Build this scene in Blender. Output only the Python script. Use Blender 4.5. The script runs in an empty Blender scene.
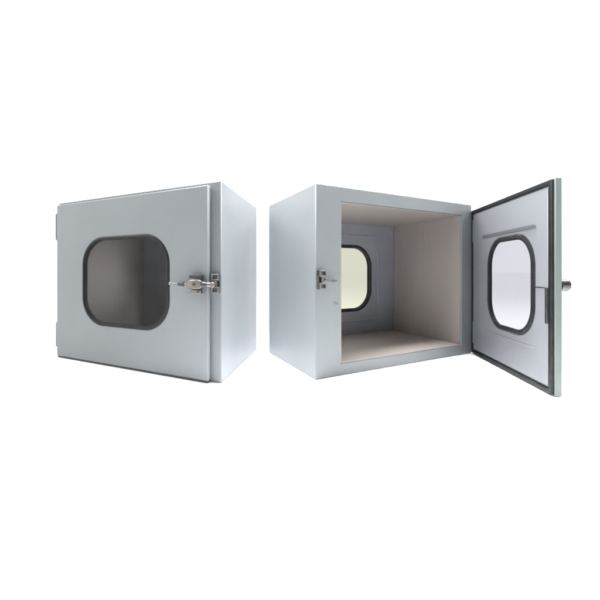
import bpy, bmesh, math
from mathutils import Vector, Matrix

S = 0.6                                    # one unit of the plan below = the height of a cabinet (0.6 m)
sc = bpy.context.scene
R = math.radians

# ------------------------------------------------------------------ camera
CAM_H = 0.5529 * S
cd = bpy.data.cameras.new('camera')
cd.sensor_width = 36.0
cd.lens = 268.509 / 600 * 36
cd.shift_x = (300 - 231.143) / 600
cd.shift_y = (271.486 - 300) / 600
cd.clip_start = 0.01
cd.clip_end = 500
cam = bpy.data.objects.new('camera', cd)
cam.location = (0, 0, CAM_H)
cam.rotation_euler = (R(90), 0, 0)
sc.collection.objects.link(cam)
sc.camera = cam

# ------------------------------------------------------------------ studio light: white surroundings, brightest behind the cabinets
W_FRONT, W_BACK, W_UP, W_SIDE = 0.12, 1.66, 1.0, 0.40
w = bpy.data.worlds.new('World')
sc.world = w
w.use_nodes = True
nt = w.node_tree
nt.nodes.clear()
tc = nt.nodes.new('ShaderNodeTexCoord')
sp = nt.nodes.new('ShaderNodeSeparateXYZ')
nt.links.new(tc.outputs['Generated'], sp.inputs[0])
def wmath(op, x, y=None, clamp=False):
    n = nt.nodes.new('ShaderNodeMath')
    n.operation = op
    n.use_clamp = clamp
    for k, v in ((0, x), (1, y)):
        if v is None:
            continue
        if isinstance(v, (int, float)):
            n.inputs[k].default_value = v
        else:
            nt.links.new(v, n.inputs[k])
    return n.outputs[0]

mr = nt.nodes.new('ShaderNodeMapRange')
mr.interpolation_type = 'SMOOTHSTEP'
mr.inputs['From Min'].default_value = -0.75
mr.inputs['From Max'].default_value = 0.15
mr.inputs['To Min'].default_value = W_FRONT
mr.inputs['To Max'].default_value = W_BACK
nt.links.new(sp.outputs['Y'], mr.inputs['Value'])
up = wmath('MULTIPLY', wmath('POWER', wmath('MAXIMUM', sp.outputs['Z'], 0.0), 2.0), W_UP)
side = wmath('MULTIPLY', wmath('POWER', wmath('ABSOLUTE', sp.outputs['X']), 4.0), W_SIDE)
total = wmath('ADD', wmath('ADD', up, side), mr.outputs['Result'])
bg = nt.nodes.new('ShaderNodeBackground')
bg.inputs['Color'].default_value = (0.985, 0.995, 1.0, 1)
nt.links.new(total, bg.inputs['Strength'])
wo = nt.nodes.new('ShaderNodeOutputWorld')
nt.links.new(bg.outputs[0], wo.inputs['Surface'])

def area(name, loc, target, size, power, color=(1, 1, 1)):
    l = bpy.data.lights.new(name, 'AREA')
    l.shape = 'SQUARE'
    l.size = size
    l.energy = power
    l.color = color
    o = bpy.data.objects.new(name, l)
    o.location = loc
    o.rotation_euler = (Vector(target) - Vector(loc)).to_track_quat('-Z', 'Y').to_euler()
    sc.collection.objects.link(o)
    return o

area('side_fill_light', (-2.4, 0.75, 2.4), (0.3, 1.0, 0.3), 1.2, 76, (1.0, 0.99, 0.98))  # unseen pair of fill lamps, added to brighten the cabinets' side panels
area('side_fill_light', (2.4, 0.75, 2.4), (0.0, 1.0, 0.3), 1.2, 64, (0.97, 0.98, 1.0))
g_ = area('overhead_fill_light', (0.135, 0.93, 1.9), (0.135, 0.93, 0), 0.35, 18, (0.955, 0.945, 1.0))  # added fill above the gap; floor bounce lifts the facing sides
g_.data.spread = R(32)
g_ = area('overhead_fill_light', (0.78, 0.73, 1.9), (0.78, 0.71, 0), 0.3, 4, (1.0, 1.0, 1.0))  # second added fill, brightens the inside of the open door
g_.data.spread = R(26)

sc.view_settings.view_transform = 'Standard'
sc.view_settings.look = 'None'
sc.view_settings.exposure = 0
sc.view_settings.gamma = 1
sc.render.engine = 'CYCLES'
sc.cycles.max_bounces = 12
sc.cycles.diffuse_bounces = 6
sc.cycles.transparent_max_bounces = 24

# ------------------------------------------------------------------ materials
def new_mat(name):
    m = bpy.data.materials.new(name)
    m.use_nodes = True
    t = m.node_tree
    return m, t, t.nodes['Principled BSDF']

def noise_color(t, b, c1, c2, scale, stretch=(1, 1, 1), detail=4, lo=0.35, hi=0.65):
    co = t.nodes.new('ShaderNodeTexCoord')
    mp = t.nodes.new('ShaderNodeMapping')
    mp.inputs['Scale'].default_value = stretch
    t.links.new(co.outputs['Object'], mp.inputs[0])
    n = t.nodes.new('ShaderNodeTexNoise')
    n.inputs['Scale'].default_value = scale
    n.inputs['Detail'].default_value = detail
    t.links.new(mp.outputs[0], n.inputs['Vector'])
    cr = t.nodes.new('ShaderNodeValToRGB')
    cr.color_ramp.elements[0].position = lo
    cr.color_ramp.elements[1].position = hi
    cr.color_ramp.elements[0].color = (*c1, 1)
    cr.color_ramp.elements[1].color = (*c2, 1)
    t.links.new(n.outputs['Fac'], cr.inputs[0])
    t.links.new(cr.outputs[0], b.inputs['Base Color'])
    return mp, n

def bump(t, b, mp, scale, strength, dist=0.0005):
    n = t.nodes.new('ShaderNodeTexNoise')
    n.inputs['Scale'].default_value = scale
    n.inputs['Detail'].default_value = 3
    t.links.new(mp.outputs[0], n.inputs['Vector'])
    bp = t.nodes.new('ShaderNodeBump')
    bp.inputs['Strength'].default_value = strength
    bp.inputs['Distance'].default_value = dist
    t.links.new(n.outputs['Fac'], bp.inputs['Height'])
    t.links.new(bp.outputs[0], b.inputs['Normal'])

def paint(name, c, rough=0.42, dv=0.03):
    m, t, b = new_mat(name)
    c1 = tuple(x * (1 - dv) for x in c)
    c2 = tuple(x * (1 + dv) for x in c)
    mp, n = noise_color(t, b, c1, c2, 5)
    rn = t.nodes.new('ShaderNodeTexNoise')
    rn.inputs['Scale'].default_value = 14
    rn.inputs['Detail'].default_value = 6
    t.links.new(mp.outputs[0], rn.inputs['Vector'])
    rr = t.nodes.new('ShaderNodeMapRange')
    rr.inputs['From Min'].default_value = 0.35
    rr.inputs['From Max'].default_value = 0.65
    rr.inputs['To Min'].default_value = rough - 0.015
    rr.inputs['To Max'].default_value = rough + 0.03
    t.links.new(rn.outputs['Fac'], rr.inputs['Value'])
    t.links.new(rr.outputs['Result'], b.inputs['Roughness'])
    b.inputs['Specular IOR Level'].default_value = 0.4
    bump(t, b, mp, 420, 0.12, 0.0004)
    fine = b.inputs['Normal'].links[0].from_node
    wv = t.nodes.new('ShaderNodeTexNoise')          # sheet metal is never quite flat
    wv.inputs['Scale'].default_value = 9
    wv.inputs['Detail'].default_value = 1.5
    t.links.new(mp.outputs[0], wv.inputs['Vector'])
    wb = t.nodes.new('ShaderNodeBump')
    wb.inputs['Strength'].default_value = 0.2
    wb.inputs['Distance'].default_value = 0.0035
    t.links.new(wv.outputs['Fac'], wb.inputs['Height'])
    t.links.new(wb.outputs[0], fine.inputs['Normal'])
    return m

def metal(name, c, rough, stretch=(1, 1, 1), scale=40, dv=0.08, metallic=1.0, bs=0.1):
    m, t, b = new_mat(name)
    mp, n = noise_color(t, b, tuple(x * (1 - dv) for x in c), tuple(x * (1 + dv) for x in c), scale, stretch)
    b.inputs['Metallic'].default_value = metallic
    b.inputs['Roughness'].default_value = rough
    if bs:
        bump(t, b, mp, scale * 2, bs, 0.0003)
    return m

def rubber(name, c):
    m, t, b = new_mat(name)
    mp, n = noise_color(t, b, tuple(x * .8 for x in c), tuple(x * 1.2 for x in c), 60)
    b.inputs['Roughness'].default_value = 0.55
    b.inputs['Specular IOR Level'].default_value = 0.2
    bump(t, b, mp, 500, 0.2, 0.0004)
    return m

def glass(name, tint, refl=1.0):
    m = bpy.data.materials.new(name)
    m.use_nodes = True
    t = m.node_tree
    t.nodes.clear()
    out = t.nodes.new('ShaderNodeOutputMaterial')
    mix = t.nodes.new('ShaderNodeMixShader')
    tr = t.nodes.new('ShaderNodeBsdfTransparent')
    tr.inputs[0].default_value = (*tint, 1)
    gl = t.nodes.new('ShaderNodeBsdfGlossy')
    gl.inputs['Roughness'].default_value = 0.03
    fr = t.nodes.new('ShaderNodeLayerWeight')
    fr.inputs['Blend'].default_value = 0.5
    pw = t.nodes.new('ShaderNodeMath')
    pw.operation = 'POWER'
    pw.inputs[1].default_value = 4.5
    t.links.new(fr.outputs['Facing'], pw.inputs[0])
    ad = t.nodes.new('ShaderNodeMath')
    ad.operation = 'ADD'
    ad.inputs[1].default_value = 0.025
    t.links.new(pw.outputs[0], ad.inputs[0])
    ml = t.nodes.new('ShaderNodeMath')
    ml.operation = 'MULTIPLY'
    ml.inputs[1].default_value = refl
    t.links.new(ad.outputs[0], ml.inputs[0])
    t.links.new(ml.outputs[0], mix.inputs[0])
    t.links.new(tr.outputs[0], mix.inputs[1])
    t.links.new(gl.outputs[0], mix.inputs[2])
    t.links.new(mix.outputs[0], out.inputs[0])
    return m

PAINT = paint('grey_enamel', (0.196, 0.214, 0.221))
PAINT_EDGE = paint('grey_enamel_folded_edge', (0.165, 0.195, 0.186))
PAINT_IN = paint('grey_enamel_inner', (0.20, 0.21, 0.235), 0.45)
PAINT_DOOR_IN = paint('grey_enamel_door_liner', (0.29, 0.302, 0.33), 0.4)
STEEL_IN = metal('brushed_lining', (0.355, 0.320, 0.300), 0.45, (9, 9, 0.12), 22, 0.02, 0.25, 0.025)
STEEL_FLOOR = metal('brushed_lining_flat', (0.335, 0.303, 0.283), 0.45, (0.3, 9, 1), 22, 0.02, 0.25, 0.025)
CHROME = metal('polished_steel', (0.22, 0.20, 0.185), 0.32, (1, 1, 1), 60, 0.05, 1.0, 0.04)
STEEL = metal('dull_steel', (0.2, 0.2, 0.195), 0.36, (1, 1, 1), 60, 0.1, 1.0, 0.08)
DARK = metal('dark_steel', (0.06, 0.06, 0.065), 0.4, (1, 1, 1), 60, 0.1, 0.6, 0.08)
RUBBER = rubber('black_rubber', (0.014, 0.0155, 0.017))
KNOB = metal('worn_knob_steel', (0.13, 0.125, 0.12), 0.3)
HINGE = paint('hinge_enamel', (0.17, 0.20, 0.205), 0.35)
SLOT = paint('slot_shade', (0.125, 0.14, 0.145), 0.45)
GLASS = glass('clear_glass', (0.95, 0.95, 0.955), 0.35)
GLASS_BACK = glass('tinted_back_glass', (0.665, 0.665, 0.60))
GLASS_DOOR = glass('tinted_door_glass', (0.672, 0.675, 0.70), 0.6)

# ------------------------------------------------------------------ mesh helpers (all in cabinet units, scaled by S on build)
def finish(name, bm, mats, parent=None, bevel=0.0, smooth=False, seg=2):
    bmesh.ops.remove_doubles(bm, verts=bm.verts, dist=1e-6)
    bmesh.ops.recalc_face_normals(bm, faces=bm.faces)
    bmesh.ops.scale(bm, vec=(S, S, S), verts=bm.verts)
    me = bpy.data.meshes.new(name)
    bm.to_mesh(me)
    bm.free()
    for m in (mats if isinstance(mats, (list, tuple)) else [mats]):
        me.materials.append(m)
    if smooth:
        for p in me.polygons:
            p.use_smooth = True
        me.set_sharp_from_angle(angle=R(38))
    o = bpy.data.objects.new(name, me)
    sc.collection.objects.link(o)
    if parent is not None:
        o.parent = parent
    if bevel:
        b = o.modifiers.new('bevel', 'BEVEL')
        b.width = bevel * S
        b.segments = seg
        b.limit_method = 'ANGLE'
        b.angle_limit = R(40)
        b.use_clamp_overlap = True
        b.harden_normals = False
        for p in me.polygons:
            p.use_smooth = True
        me.set_sharp_from_angle(angle=R(38))
    return o

def add_box(bm, lo, hi):
    vs = [bm.verts.new((x, y, z)) for x in (lo[0], hi[0]) for y in (lo[1], hi[1]) for z in (lo[2], hi[2])]
    for f in ((0, 1, 3, 2), (4, 6, 7, 5), (0, 4, 5, 1), (2, 3, 7, 6), (0, 2, 6, 4), (1, 5, 7, 3)):
        bm.faces.new([vs[i] for i in f])

def box_obj(name, lo, hi, m, parent, bevel=0.003):
    bm = bmesh.new()
    add_box(bm, lo, hi)
    return finish(name, bm, m, parent, bevel)

def rrect(x0, x1, z0, z1, rx, rz, n=14, p=2.0):
    """outline of a rounded rectangle in the x-z plane"""
    pts = []
    for cx, cz, a0 in ((x1 - rx, z1 - rz, 0), (x0 + rx, z1 - rz, 90), (x0 + rx, z0 + rz, 180), (x1 - rx, z0 + rz, 270)):
        for k in range(n + 1):
            a = R(a0 + 90 * k / n)
            c, s = math.cos(a), math.sin(a)
            pts.append((cx + rx * math.copysign(abs(c) ** (2 / p), c), cz + rz * math.copysign(abs(s) ** (2 / p), s)))
    return pts

def plate(name, outer, hole, y0, y1, m, parent, bevel=0.003, holes=None):
    """flat sheet in the x-z plane between depths y0 and y1, outline outer, optional holes"""
    bm = bmesh.new()
    holes = holes if holes is not None else ([hole] if hole else [])
    edges = []
    for loop in [outer] + holes:
        vs = [bm.verts.new((x, y0, z)) for x, z in loop]
        edges += [bm.edges.new((vs[i], vs[(i + 1) % len(vs)])) for i in range(len(vs))]
    if holes:
        bmesh.ops.triangle_fill(bm, use_beauty=True, use_dissolve=False, edges=edges, normal=(0, -1, 0))
    else:
        bm.faces.new(list(bm.verts))
    g = bmesh.ops.extrude_face_region(bm, geom=list(bm.faces))
    for v in [e for e in g['geom'] if isinstance(e, bmesh.types.BMVert)]:
        v.co.y = y1
    return finish(name, bm, m, parent, bevel)

def ring(name, rect, rx, rz, profile, m, parent, n=14):
    """closed profile [(offset outward, y)] swept round a rounded rectangle"""
    x0, x1, z0, z1 = rect
    bm = bmesh.new()
    loops = []
    for off, y in profile:
        pts = rrect(x0 - off, x1 + off, z0 - off, z1 + off, max(rx + off, 1e-4), max(rz + off, 1e-4), n)
        loops.append([bm.verts.new((x, y, z)) for x, z in pts])
    N = len(loops[0])
    for i in range(len(loops)):
        a, b = loops[i], loops[(i + 1) % len(loops)]
        for k in range(N):
            q = (k + 1) % N
            bm.faces.new((a[k], a[q], b[q], b[k]))
    return finish(name, bm, m, parent, 0, True)

def cyl(bm, p0, p1, r0, r1=None, n=20):
    p0, p1 = Vector(p0), Vector(p1)
    r1 = r0 if r1 is None else r1
    d = (p1 - p0).normalized()
    a = d.orthogonal().normalized()
    b = d.cross(a)
    A, B = [], []
    for k in range(n):
        t = 2 * math.pi * k / n
        o = a * math.cos(t) + b * math.sin(t)
        A.append(bm.verts.new(p0 + o * r0))
        B.append(bm.verts.new(p1 + o * r1))
    for k in range(n):
        q = (k + 1) % n
        bm.faces.new((A[k], A[q], B[q], B[k]))
    bm.faces.new(A[::-1])
    bm.faces.new(B)

def rect(x0, x1, z0, z1):
    return [(x0, z0), (x1, z0), (x1, z1), (x0, z1)]

def gasket_profile(wd, y_back, y_front, s=1):
    """rounded rubber lip; s=+1 sits proud towards -y"""
    h = y_back - y_front
    return [(0, y_back), (0, y_front + .35 * h), (.18 * wd, y_front + .08 * h), (.5 * wd, y_front), (.82 * wd, y_front + .08 * h), (wd, y_front + .35 * h), (wd, y_back)]

def empty(name, loc, rz, label, cat, group):
    o = bpy.data.objects.new(name, None)
    o.empty_display_size = 0.1
    o.location = loc
    o.rotation_euler = (0, 0, rz)
    sc.collection.objects.link(o)
    o['label'] = label
    o['category'] = cat
    o['group'] = group
    return o

# ------------------------------------------------------------------ the white surface they stand on
bm = bmesh.new()
g = bmesh.ops.create_circle(bm, cap_ends=True, segments=96, radius=120 / S)
fl = finish('ground', bm, [], None)
m, t, b = new_mat('white_surface')
mp, n = noise_color(t, b, (0.93, 0.93, 0.93), (0.95, 0.95, 0.95), 3)
b.inputs['Roughness'].default_value = 0.6
b.inputs['Specular IOR Level'].default_value = 0.2
fl.data.materials.append(m)
fl['kind'] = 'structure'
fl.location = (0, 0, 0)

GROUP = 'pair of grey steel pass boxes'
LIFT = 0.0015

def cabinet(root, xl, xr, D, H, open_rect, win, pane):
    """painted shell, brushed lining and closed rear door; near corner of the front at x=0"""
    ox0, ox1, oz0, oz1 = open_rect
    yb = D - 0.014
    plate('shell', rect(xl, xr, LIFT, H), rect(ox0, ox1, oz0, oz1), 0, yb - 0.002, PAINT, root, 0.0035)
    # lining: four sheets folded into one tube
    e, th = 0.0022, 0.004
    def sheet(lo, hi):
        b_ = bmesh.new()
        add_box(b_, lo, hi)
        return b_
    b_ = bmesh.new()
    y0, y1 = 0.004, yb - 0.0035
    add_box(b_, (ox0 + e, y0, oz0 + e), (ox0 + e + th, y1, oz1 - e))
    finish('side_lining', b_, STEEL_IN, root)
    b_ = bmesh.new()
    add_box(b_, (ox1 - e - th, y0, oz0 + e), (ox1 - e, y1, oz1 - e))
    finish('side_lining', b_, STEEL_IN, root)
    b_ = bmesh.new()
    add_box(b_, (ox0 + e + th + .0006, y0, oz0 + e), (ox1 - e - th - .0006, y1, oz0 + e + th))
    finish('floor_lining', b_, STEEL_FLOOR, root)
    b_ = bmesh.new()
    add_box(b_, (ox0 + e + th + .0006, y0, oz1 - e - th), (ox1 - e - th - .0006, y1, oz1 - e))
    finish('ceiling_lining', b_, STEEL_FLOOR, root)
    # rear door, closed
    wx0, wx1, wz0, wz1 = win
    bd = plate('rear_door', rect(xl + .006, xr - .006, LIFT + .006, H - .006), rrect(wx0, wx1, wz0, wz1, .15, .15), yb, D, PAINT_IN, root, 0.003)
    # pressed frame round the window on the inside of the rear door
    ring('pressed_rib', (wx0 - .075, wx1 + .075, wz0 - .085, wz1 + .085), .03, .03,
         [(0, yb + .001), (0, yb - .003), (.004, yb - .006), (.012, yb - .006), (.016, yb - .003), (.016, yb + .001)], PAINT_IN, bd, 6)
    ring('window_gasket', (wx0, wx1, wz0, wz1), .15, .15,
         [(-.004, D + .006), (-.004, yb - .005), (0.0, yb - .009), (.012, yb - .009), (.019, yb - .003), (.019, yb + .002),
          (.001, yb + .002), (.001, D - .002), (.018, D - .002), (.018, D + .006)], RUBBER, bd)
    plate('window_glass', rrect(wx0 - .006, wx1 + .006, wz0 - .006, wz1 + .006, .15, .15)[::1], None, yb + .004, yb + .009, pane, bd, 0)
    return bd

def hinge(x, z0, z1, y, parent, side):
    """leaf hinge with its knuckle on the vertical door edge; side = -1 left, +1 right"""
    bm_ = bmesh.new()
    cyl(bm_, (x + side * .010, y, z0), (x + side * .010, y, z1), .0105, n=20)
    for z in (z0 - .006, z1):
        cyl(bm_, (x + side * .010, y, z), (x + side * .010, y, z + .006), .007, n=16)
    h = finish('hinge', bm_, HINGE, parent, 0.0012)
    box_obj('hinge_leaf', (min(x + side * .008, x - side * .0085), y - .006, z0 + .006), (max(x + side * .008, x - side * .0085), y - .001, z1 - .006), HINGE, h, 0.001)
    return h

# ------------------------------------------------------------------ left cabinet: door shut
X1, Y1, A1 = -0.04762 * S, 1.32597 * S, R(-22.1028)
W1, D1, H1 = 1.171, 0.618, 1.0
a = empty('pass_box', (X1, Y1, 0), A1, 'grey steel pass box with its windowed door shut and latched', 'pass box', GROUP)
cabinet(a, -W1, 0, D1, H1, (-0.99, -0.10, 0.062, 0.93), (-0.735, -0.225, 0.23, 0.757), GLASS)

TD = 0.030
dx0, dx1, dz0, dz1 = -1.147, -0.057, 0.0125, 0.979
wx = (-0.912, -0.285, 0.236, 0.754)
fy = -TD - 0.003
door = plate('front_door', rect(dx0, dx1, dz0, dz1), rrect(*wx, .165, .165), fy, -0.003, PAINT, a, 0.0055)
ring('window_gasket', (wx[0] + .016, wx[1] - .016, wx[2] + .016, wx[3] - .016), .149, .149,
     [(.000, fy + .020), (.000, fy - .002), (.003, fy - .004), (.009, fy - .0055), (.014, fy - .004), (.018, fy - .001), (.018, fy - .0004), (.0158, fy + .0015), (.0158, fy + .020)], RUBBER, door)
plate('window_glass', rrect(wx[0] + .0163, wx[1] - .0163, wx[2] + .0163, wx[3] - .0163, .149, .149), None, fy - .0015, fy + .0035, GLASS, door, 0)
ring('door_seal', (dx0 + .02, dx1 - .02, dz0 + .008, dz1 - .02), .01, .01, [(0, -.0028), (0, -.0004), (.008, -.0004), (.008, -.0028)], RUBBER, door, 3)
box_obj('recess_shade_strip', (dx0 + .002, -0.027, LIFT + .0005), (-.060, -.0006, 0.0112), DARK, a, 0.001)  # dark strip painted in for the shaded recess under the door
hinge(dx0 - .013, 0.762, 0.925, -0.012, a, -1)
hinge(dx0 - .010, 0.068, 0.220, -0.012, a, -1)

# toggle latch on the door
def latch(root, fy):
    pz = 0.491
    bm_ = bmesh.new()
    add_box(bm_, (-.146, fy - .008, pz - .048), (-.080, fy - .0005, pz + .048))
    base = finish('latch', bm_, STEEL, root, 0.002)
    for z0, z1, mt in ((pz + .028, pz + .0475, DARK), (pz - .0475, pz - .027, STEEL)):
        box_obj('latch_flange', (-.145, fy - .034, z0), (-.081, fy - .0085, z1), mt, base, 0.003)
        bm_ = bmesh.new()
        zc = (z0 + z1) / 2
        cyl(bm_, (-.095, fy - .0345, zc), (-.095, fy - .038, zc), .006, n=14)
        finish('screw_head', bm_, DARK, base, 0.0008)
    # saddle between the flanges, carrying the pivot pin
    bm_ = bmesh.new()
    sec = [(-.158, .013, .006), (-.150, .020, .009), (-.118, .023, .012), (-.086, .022, .012), (-.074, .016, .009)]
    L = []
    for x, hz, hy in sec:
        yc = fy - .026 - hy * .5
        L.append([bm_.verts.new((x, yc + sy * hy, pz + sz * hz)) for sy, sz in ((-1, -1), (-1, 1), (1, 1), (1, -1))])
    for i in range(len(L) - 1):
        for k in range(4):
            q = (k + 1) % 4
            bm_.faces.new((L[i][k], L[i][q], L[i + 1][q], L[i + 1][k]))
    bm_.faces.new(L[0][::-1])
    bm_.faces.new(L[-1])
    sad = finish('lever', bm_, CHROME, base, 0.004)
    bm_ = bmesh.new()
    cyl(bm_, (-.112, fy - .042, pz), (-.112, fy - .047, pz), .008, n=18)
    finish('pivot_pin', bm_, DARK, base, 0.001)
    bm_ = bmesh.new()
    cyl(bm_, (-.250, fy - .034, pz), (-.156, fy - .030, pz), .0050, n=14)
    finish('lever_rod', bm_, CHROME, base, 0.001)
    bm_ = bmesh.new()
    cyl(bm_, (-.208, fy - .0325, pz), (-.176, fy - .031, pz), .0115, n=18)
    finish('grip', bm_, DARK, base, 0.003)
    bm_ = bmesh.new()
    bmesh.ops.create_uvsphere(bm_, u_segments=16, v_segments=10, radius=.0095, matrix=Matrix.Translation((-.254, fy - .034, pz)))
    finish('lever_tip', bm_, STEEL, base, 0, True)
    # neck and claw reaching right to the keeper
    bm_ = bmesh.new()
    cyl(bm_, (-.074, fy - .028, pz), (-.050, fy - .027, pz - .002), .015, .012, 18)
    finish('neck', bm_, DARK, base, 0.002)
    bm_ = bmesh.new()
    cyl(bm_, (-.050, fy - .027, pz - .002), (-.022, fy - .022, pz - .003), .013, .012, 18)
    cyl(bm_, (-.022, fy - .034, pz - .003), (-.022, -.0275, pz - .003), .014, .014, 18)
    finish('latch_hook', bm_, CHROME, base, 0.002)
    return base

def keeper(root, x0, x1, z0, z1, depth, open_side):
    """bracket screwed to the frame: plate, two cheeks with square windows and a cross pin"""
    xc = (x0 + x1) / 2
    zc = (z0 + z1) / 2
    k = box_obj('latch_keeper', (x0, -.0065, z0), (x1, -.0006, z1), STEEL, root, 0.0015)
    hh = (z1 - z0)
    for s in (0, 1):
        zz0 = z1 - .34 * hh if s else z0
        zz1 = z1 if s else z0 + .34 * hh
        wv = (x1 - x0)
        plate('keeper_cheek', rect(x0 + .1 * wv, x1 - .02 * wv, zz0, zz1),
              rect(x0 + .30 * wv, x1 - .16 * wv, zz0 + .007, zz1 - .006), -depth, -.007, STEEL, k, 0.0015)
        box_obj('cheek_recess', (x0 + .31 * wv, -depth + .006, zz0 + .0075), (x1 - .17 * wv, -.0072, zz1 - .0065), DARK, k, 0)
    bm_ = bmesh.new()
    cyl(bm_, (xc + .004, -depth + .006, z0 + .35 * hh), (xc + .004, -depth + .006, z1 - .35 * hh), .008)
    finish('keeper_pin', bm_, CHROME, k, 0.001)
    return k

latch(a, fy)
keeper(a, -.050, -.004, .446, .541, .026, -1)

# ------------------------------------------------------------------ right cabinet: door wide open
X2, Y2, A2 = 0.42941 * S, 1.36683 * S, R(20.633)
W2, D2, H2 = 1.28, 0.502, 1.0015
c = empty('pass_box', (X2, Y2, 0), A2, 'grey steel pass box with its door swung open, empty inside', 'pass box', GROUP)
cabinet(c, 0, W2, D2, H2, (0.163, 1.174, 0.062, 0.926), (0.30, 0.905, 0.262, 0.738), GLASS_BACK)
kp = keeper(c, .004, .050, .462, .560, .024, 1)
bm = bmesh.new()
cyl(bm, (.044, -.016, .512), (.092, -.020, .506), .0055, n=14)
cyl(bm, (.092, -.020, .506), (.118, -.020, .506), .0075, .0045, n=14)
finish('keeper_hook', bm, DARK, kp, 0.001)
bm = bmesh.new()
cyl(bm, (.126, -.004, .388), (.126, -.0005, .388), .006, n=16)
cyl(bm, (.138, -.004, .384), (.138, -.0005, .384), .004, n=16)
finish('screw_head', bm, STEEL, c, 0.0008)

# the open door, built in its own frame: x from the hinge outwards, -y = inner side
L2, T2 = 0.6855, 0.024
inv = Matrix.Rotation(-A2, 4, 'Z') @ Matrix.Translation((-X2, -Y2, 0))
hx, hy = 1.64299 * S, 1.83161 * S
ang = math.atan2(-0.94821, -0.31764)
loc = inv @ Vector((hx, hy, 0))
d = plate('front_door', rect(0, L2, .0035, .966), rrect(.150, .612, .192, .778, .15, .18), 0, T2, PAINT_EDGE, c, 0.003)
d.location = loc
d.rotation_euler = (0, 0, ang - A2)
# in this frame, the inner side is at y<0 (towards the opening)
IN0, IN1 = .020, L2 - .030
plate('door_liner', rect(.026, .661, .034, .9345), rrect(.200, .580, .226, .744, .128, .158), -.0045, -.0005, PAINT_DOOR_IN, d, 0.0015)
plate('raised_panel', rect(.094, .6595, .036, .928), rrect(.196, .584, .222, .748, .130, .160), -.0085, -.005, PAINT_DOOR_IN, d, 0.0022)
plate('door_seal', rect(.003, L2 - .003, .0065, .963), rect(.021, .666, .028, .940), -.011, -.0005, RUBBER, d, 0.004)
ring('window_gasket', (.226, .562, .252, .718), .100, .135,
     [(.000, -.008), (.001, -.013), (.008, -.017), (.016, -.015), (.0245, -.0095), (.0245, -.0087), (.0185, -.0086), (.0185, .0005), (.024, .001), (.020, .005), (.008, .004), (.006, -.006)], RUBBER, d)
plate('window_glass', rrect(.2255, .5625, .2515, .7185, .100, .135), None, -.013, -.009, GLASS_DOOR, d, 0)
# pressed grooves above and below the window
def groove(z0, z1, x0, x1, mat, dep):
    g_ = plate('pressed_groove', rrect(x0, x1, z0, z1, .006, (z1 - z0) * .48, 6), None, -dep, -.0087, mat, d, 0.001)
    return g_
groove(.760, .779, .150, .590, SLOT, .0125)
groove(.178, .190, .150, .590, PAINT_DOOR_IN, .0105)
# latch rod on the inside
r_ = box_obj('latch_rod', (.655, -.017, .318), (.668, -.0115, .480), DARK, d, 0.002)
box_obj('latch_pull', (.586, -.0105, .4765), (.646, -.0087, .4810), STEEL, d, 0.0006)
# knob on the outside
bm = bmesh.new()
kx, kz = .640, .492
cyl(bm, (kx, T2 + .0003, kz), (kx, T2 + .006, kz), .021, n=28)
cyl(bm, (kx, T2 + .006, kz), (kx, T2 + .014, kz), .014, n=24)
cyl(bm, (kx, T2 + .014, kz), (kx, T2 + .042, kz), .027, .029, n=28)
finish('knob', bm, KNOB, d, 0.003)
# hinges of the open door
for z0, z1 in ((.75, .90), (.07, .22)):
    bm = bmesh.new()
    cyl(bm, (W2 + .004, -.004 - .010, z0), (W2 + .004, -.014, z1), .009, n=18)
    h = finish('hinge', bm, HINGE, c, 0.0012)
